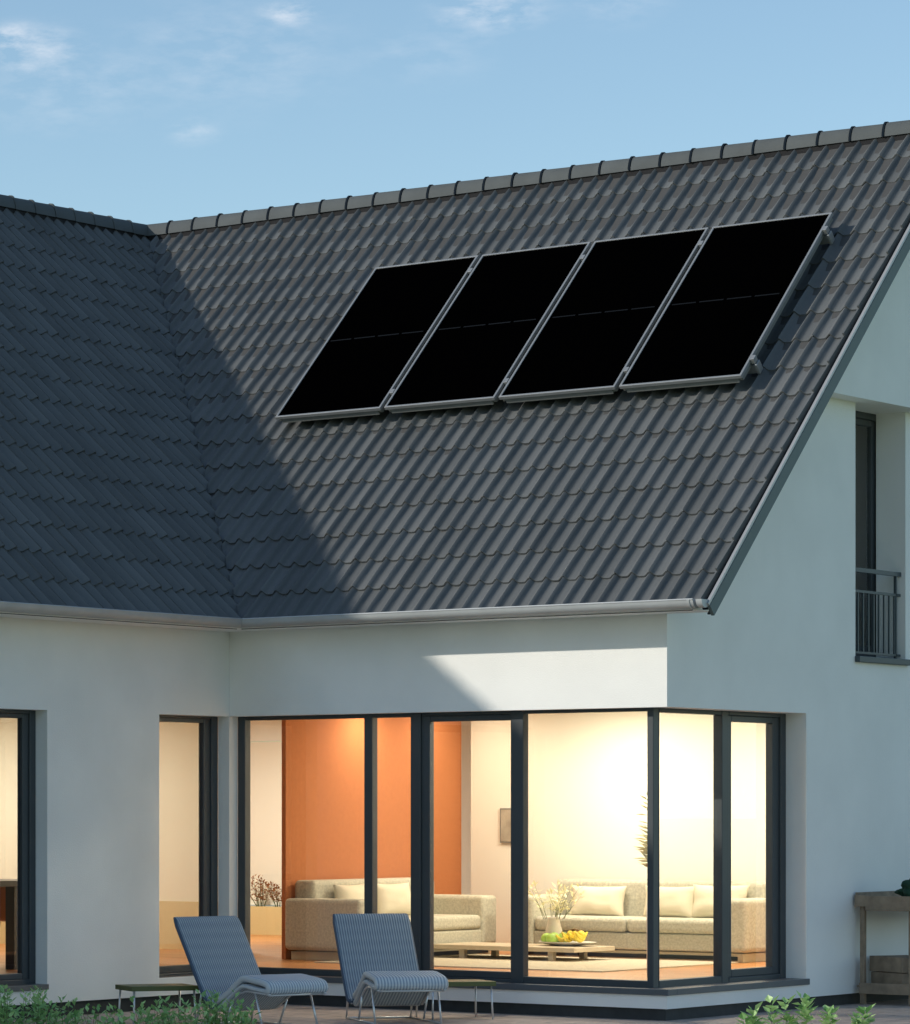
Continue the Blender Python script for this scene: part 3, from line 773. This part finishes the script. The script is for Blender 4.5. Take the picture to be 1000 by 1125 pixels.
def leaf_into(m, p, d, n_, ln, wd):
    d = d.normalized(); s_ = d.cross(n_)
    if s_.length < 1e-4: s_ = d.cross(Vector((1, 0, 0)))
    s_.normalize(); u = s_.cross(d)
    a = p; b = p + d*ln*.45 + s_*wd*.5 + u*wd*.12; c = p + d*ln; e = p + d*ln*.45 - s_*wd*.5 + u*wd*.12; mid = p + d*ln*.5 - u*wd*.06
    i = len(m.v); m.v += [tuple(q) for q in (a, b, c, e, mid)]
    for f in ((0, 1, 4), (1, 2, 4), (2, 3, 4), (3, 0, 4)): m.f.append(tuple(i+k for k in f)); m.mi.append(0)
def plant(name, label, cat, loc, stems, h, spread, nleaf, ln, lm, seed, group=None, pot=None, lean=.25, wd=.42, hmin=.25, sr=.0035, bias=None):
    rn = random.Random(seed); root = thing(name, label, cat, loc, 0, group)
    ms, ml = MB(), MB(); z0 = 0
    if pot:
        MB().lathe(pot, 20).build('pot', M['vase'], root, smooth=True); z0 = pot[-1][1]-.02
    for s_ in range(stems):
        an = rn.uniform(0, 2*PI); q = spread*math.sqrt(rn.random()); hh = h*rn.uniform(.62, 1.0)
        base = Vector((.35*q*math.cos(an), .35*q*math.sin(an), z0)); top = Vector((q*math.cos(an)+rn.uniform(-lean, lean)*.2, q*math.sin(an)+rn.uniform(-lean, lean)*.2, z0+hh))
        mid = (base+top)/2 + Vector((rn.uniform(-1, 1), rn.uniform(-1, 1), 0))*.03
        pts = [base.lerp(mid, t/3*1.0) if t < 3 else mid for t in range(4)] + [mid.lerp(top, t/3) for t in (1, 2, 3)]
        ms.tube(pts, sr, 5, rs=[sr*(1-.12*k) for k in range(len(pts))])
        for k in range(nleaf):
            t = hmin + (1-hmin)*k/max(1, nleaf-1); p = base.lerp(mid, t*2) if t < .5 else mid.lerp(top, t*2-1)
            a2 = k*2.4+rn.uniform(-.5, .5); el = rn.uniform(.15, .9) + (.6 if k > nleaf-3 else 0)
            d = Vector((math.cos(a2), math.sin(a2), el)); tw = rn.uniform(0, .02)
            if bias is not None: d = d + bias
            leaf_into(ml, p+d.normalized()*tw, d, Vector((rn.uniform(-.4, .4), rn.uniform(-.4, .4), 1)), ln*rn.uniform(.7, 1.25)*(1-.3*(k == nleaf-1)), ln*wd*rn.uniform(.85, 1.2))
    ms.build('stems', M['stem'], root); ml.build('leaves', lm, root)
    return root
POT = [(.07, 0), (.09, .02), (.11, .12), (.10, .22), (.08, .26)]
SL = [(.02, 0), (.03, .02), (.034, .5), (.03, .7)]
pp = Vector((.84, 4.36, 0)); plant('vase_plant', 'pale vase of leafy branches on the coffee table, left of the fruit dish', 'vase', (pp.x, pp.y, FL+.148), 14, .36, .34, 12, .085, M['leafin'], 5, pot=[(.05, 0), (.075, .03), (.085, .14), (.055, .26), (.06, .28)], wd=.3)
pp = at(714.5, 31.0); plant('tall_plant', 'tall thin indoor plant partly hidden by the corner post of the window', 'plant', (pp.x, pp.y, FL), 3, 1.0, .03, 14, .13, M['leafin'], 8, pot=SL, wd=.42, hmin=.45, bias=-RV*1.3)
for k, (px_, D_) in enumerate(((287, 41.5), (306, 41.4))):
    D_ = (8.36-CAM.y)/(DV.y+RV.y*px_/F_); pp = at(px_, D_)
    plant('sill_plant', ('bushy reddish plant on the low wall, left edge of the corner window', 'smaller reddish plant on the low wall, just left of the orange wall')[k], 'plant', (pp.x, 8.36, .62), 16-5*k, .36-.06*k, .20-.06*k, 12, .05, M['leaf2'], 11+k, 'plants on the low wall', wd=.5)
tag(MB().box(-6.34, -4.91, 8.60, 8.615, .63, 2.63).build('sun_blind', M['curtain']), 'plain pale sun blind seen through the far opening behind the plants', 'blind')

pc = thing('wall_picture', 'small grey framed picture hung on the cream rear wall', 'picture', (-.585, 5.85, 1.44))
MB().box(-.13, .13, -.03, -.001, 0, .37).build('picture_frame', M['alu2'], pc); MB().box(-.115, .115, -.034, -.031, .015, .355).build('print', M['picture'], pc)

# dining table and shell chair behind the left tall window
dt = thing('dining_table', 'dark wooden dining table with thick legs behind the leftmost window', 'table', (-1.89, -.87, FL))
MB().box(-1.2, .22, -2.4, .35, .79, .845).build('table_top', M['dark'], dt, bevel=.004)
for x, y in ((0, 0), (0, -2.1), (-1.0, 0), (-1.0, -2.1)): MB().box(x-.055, x+.055, y-.055, y+.055, 0, .789).build('leg', M['dark'], dt)
dc = thing('shell_chair', 'orange moulded shell chair with thin legs beside the dark dining table', 'chair', (-2.55, -.15, FL), rad(25))
m = MB(); n = 12; k2 = 12
for i in range(n+1):
    for j in range(k2+1):
        u = i/n*2-1; v_ = j/k2
        if v_ < .5: y, z = .25-.9*v_, .45+.10*u*u*.5 - .02*math.sin(v_*PI*2)
        else: y, z = -.20-.12*(v_-.5)*2 - .0, .45+(v_-.5)*2*.33+.05*u*u
        ww = .25*(1-.25*max(0, v_-.6)*2)
        m.v.append((u*ww, y+.10*u*u*(v_ > .5)*(v_-.5)*2, z))
for i in range(n):
    for j in range(k2):
        a = i*(k2+1)+j; m.f.append((a, a+1, a+k2+2, a+k2+1)); m.mi.append(0)
o = m.build('seat_shell', M['chairwood'], dc, smooth=True); sd = o.modifiers.new('solid', 'SOLIDIFY'); sd.thickness = .012
for sx in (-1, 1):
    for sy in (-1, 1): MB().tube([(sx*.12, sy*.10, .43), (sx*.22, sy*.21, 0)], .008, 8).build('leg', M['chrome'], dc, smooth=True)

# ------------------------------------------------------------------ lamps indoors
def em(name, col, s_):
    m = bpy.data.materials.new(name); m.use_nodes = True; b = m.node_tree.nodes['Principled BSDF']
    b.inputs['Emission Color'].default_value = (*col, 1); b.inputs['Emission Strength'].default_value = s_; return m
M['lit'] = em('lit diffuser', (1, .86, .62), 6)
def lamp(x, y, watt, label, col=(1, .82, .56), sz=.34):
    root = thing('ceiling_light', label, 'ceiling light', (x, y, 2.95), 0, 'round ceiling lights')
    MB().lathe([(.20, -.05), (.20, -.001)], 28).build('housing', M['alu'], root, auto=30)
    MB().lathe([(.17, -.062), (.185, -.051)], 28).build('diffuser', M['lit'], root, auto=30)
    l = bpy.data.lights.new('lamp', 'AREA'); l.shape = 'DISK'; l.size = sz; l.energy = watt; l.color = col
    o = bpy.data.objects.new('lamp', l); C.objects.link(o); o.parent = root; o.location = (0, 0, -.068); return root
LAMPS = [(3.2, 4.6, 75, 'round lit ceiling light over the right end of the long sofa'),
         (1.0, 4.7, 62, 'round lit ceiling light over the left end of the long sofa'),
         (3.0, .95, 45, 'round lit ceiling light near the window corner'),
         (-.78, 3.9, 17, 'round lit ceiling light over the seat of the sofa at the orange wall'),
         (-.75, 5.1, 9, 'round lit ceiling light near the far end of the orange wall'),
         (-3.8, 1.6, 24, 'round lit ceiling light behind the narrow tall window'),
         (-5.9, 2.2, 62, 'round lit ceiling light beyond the dining table'),
         (-5.2, 6.4, 110, 'round lit ceiling light in the room behind the orange wall')]
for i_, a in enumerate(LAMPS): lamp(*a, col=(1, .93, .76) if i_ < 3 else (1, .87, .66) if i_ < 5 else (1, .93, .76))

# ------------------------------------------------------------------ shrubs along the bottom
SH = [(8, 24.2, 1086, 30, .22, 14), (40, 24.6, 1090, 26, .18, 13), (72, 24.9, 1099, 22, .16, 12), (108, 24.6, 1109, 16, .14, 11), (140, 24.4, 1113, 16, .14, 11),
      (172, 24.7, 1100, 20, .15, 12), (205, 24.4, 1101, 24, .17, 13), (238, 24.6, 1092, 26, .15, 13), (262, 24.4, 1098, 18, .12, 12)]
SL_ = ['leafy green shrub in the bottom left corner of the photo, below the leftmost window', 'leafy green shrub second from the left edge, under the window edge', 'low leafy shrub below the bare wall, third from the left edge',
       'sparse low shrub left of the olive side table', 'sparse low shrub in front of the legs of the left side table', 'leafy shrub just right of the left side table',
       'leafy shrub between the left side table and left chair', 'tall leafy shrub in front of the left chair legs', 'leafy shrub at the right end of the row, below the left chair seat']
for k, (px_, D_, yt, ns, sp, nl) in enumerate(SH):
    zt1 = CAM.z - (yt-893)*D_/F_
    plant('shrub', SL_[k], 'shrub', at(px_, D_), int(ns*.85), zt1*1.02, sp, nl, .062, M['leaf'], 30+k, 'shrubs along the front of the terrace', wd=.5, hmin=.3)
SR = [(822, 24.3, 1101, 3, .05), (858, 24.5, 1104, 5, .07), (884, 24.4, 1104, 3, .05), (915, 24.2, 1113, 3, .05), (946, 24.3, 1110, 4, .06)]
for k, (px_, D_, yt, ns, sp) in enumerate(SR):
    zt1 = CAM.z - (yt-893)*D_/F_
    plant('young_shrub', ['young leafy sprig below the corner of the house, leftmost of five', 'bushier leafy sprig second from the left of five, below the last window pane', 'leafy sprig in the middle of the five at bottom right',
        'short leafy sprig second from the right of five', 'leafy sprig at the far right, below the wooden bench'][k], 'shrub', at(px_, D_), ns, zt1*1.08, sp, 10, .085, M['leaf'], 60+k, 'young shrubs at bottom right', wd=.72, hmin=.68)
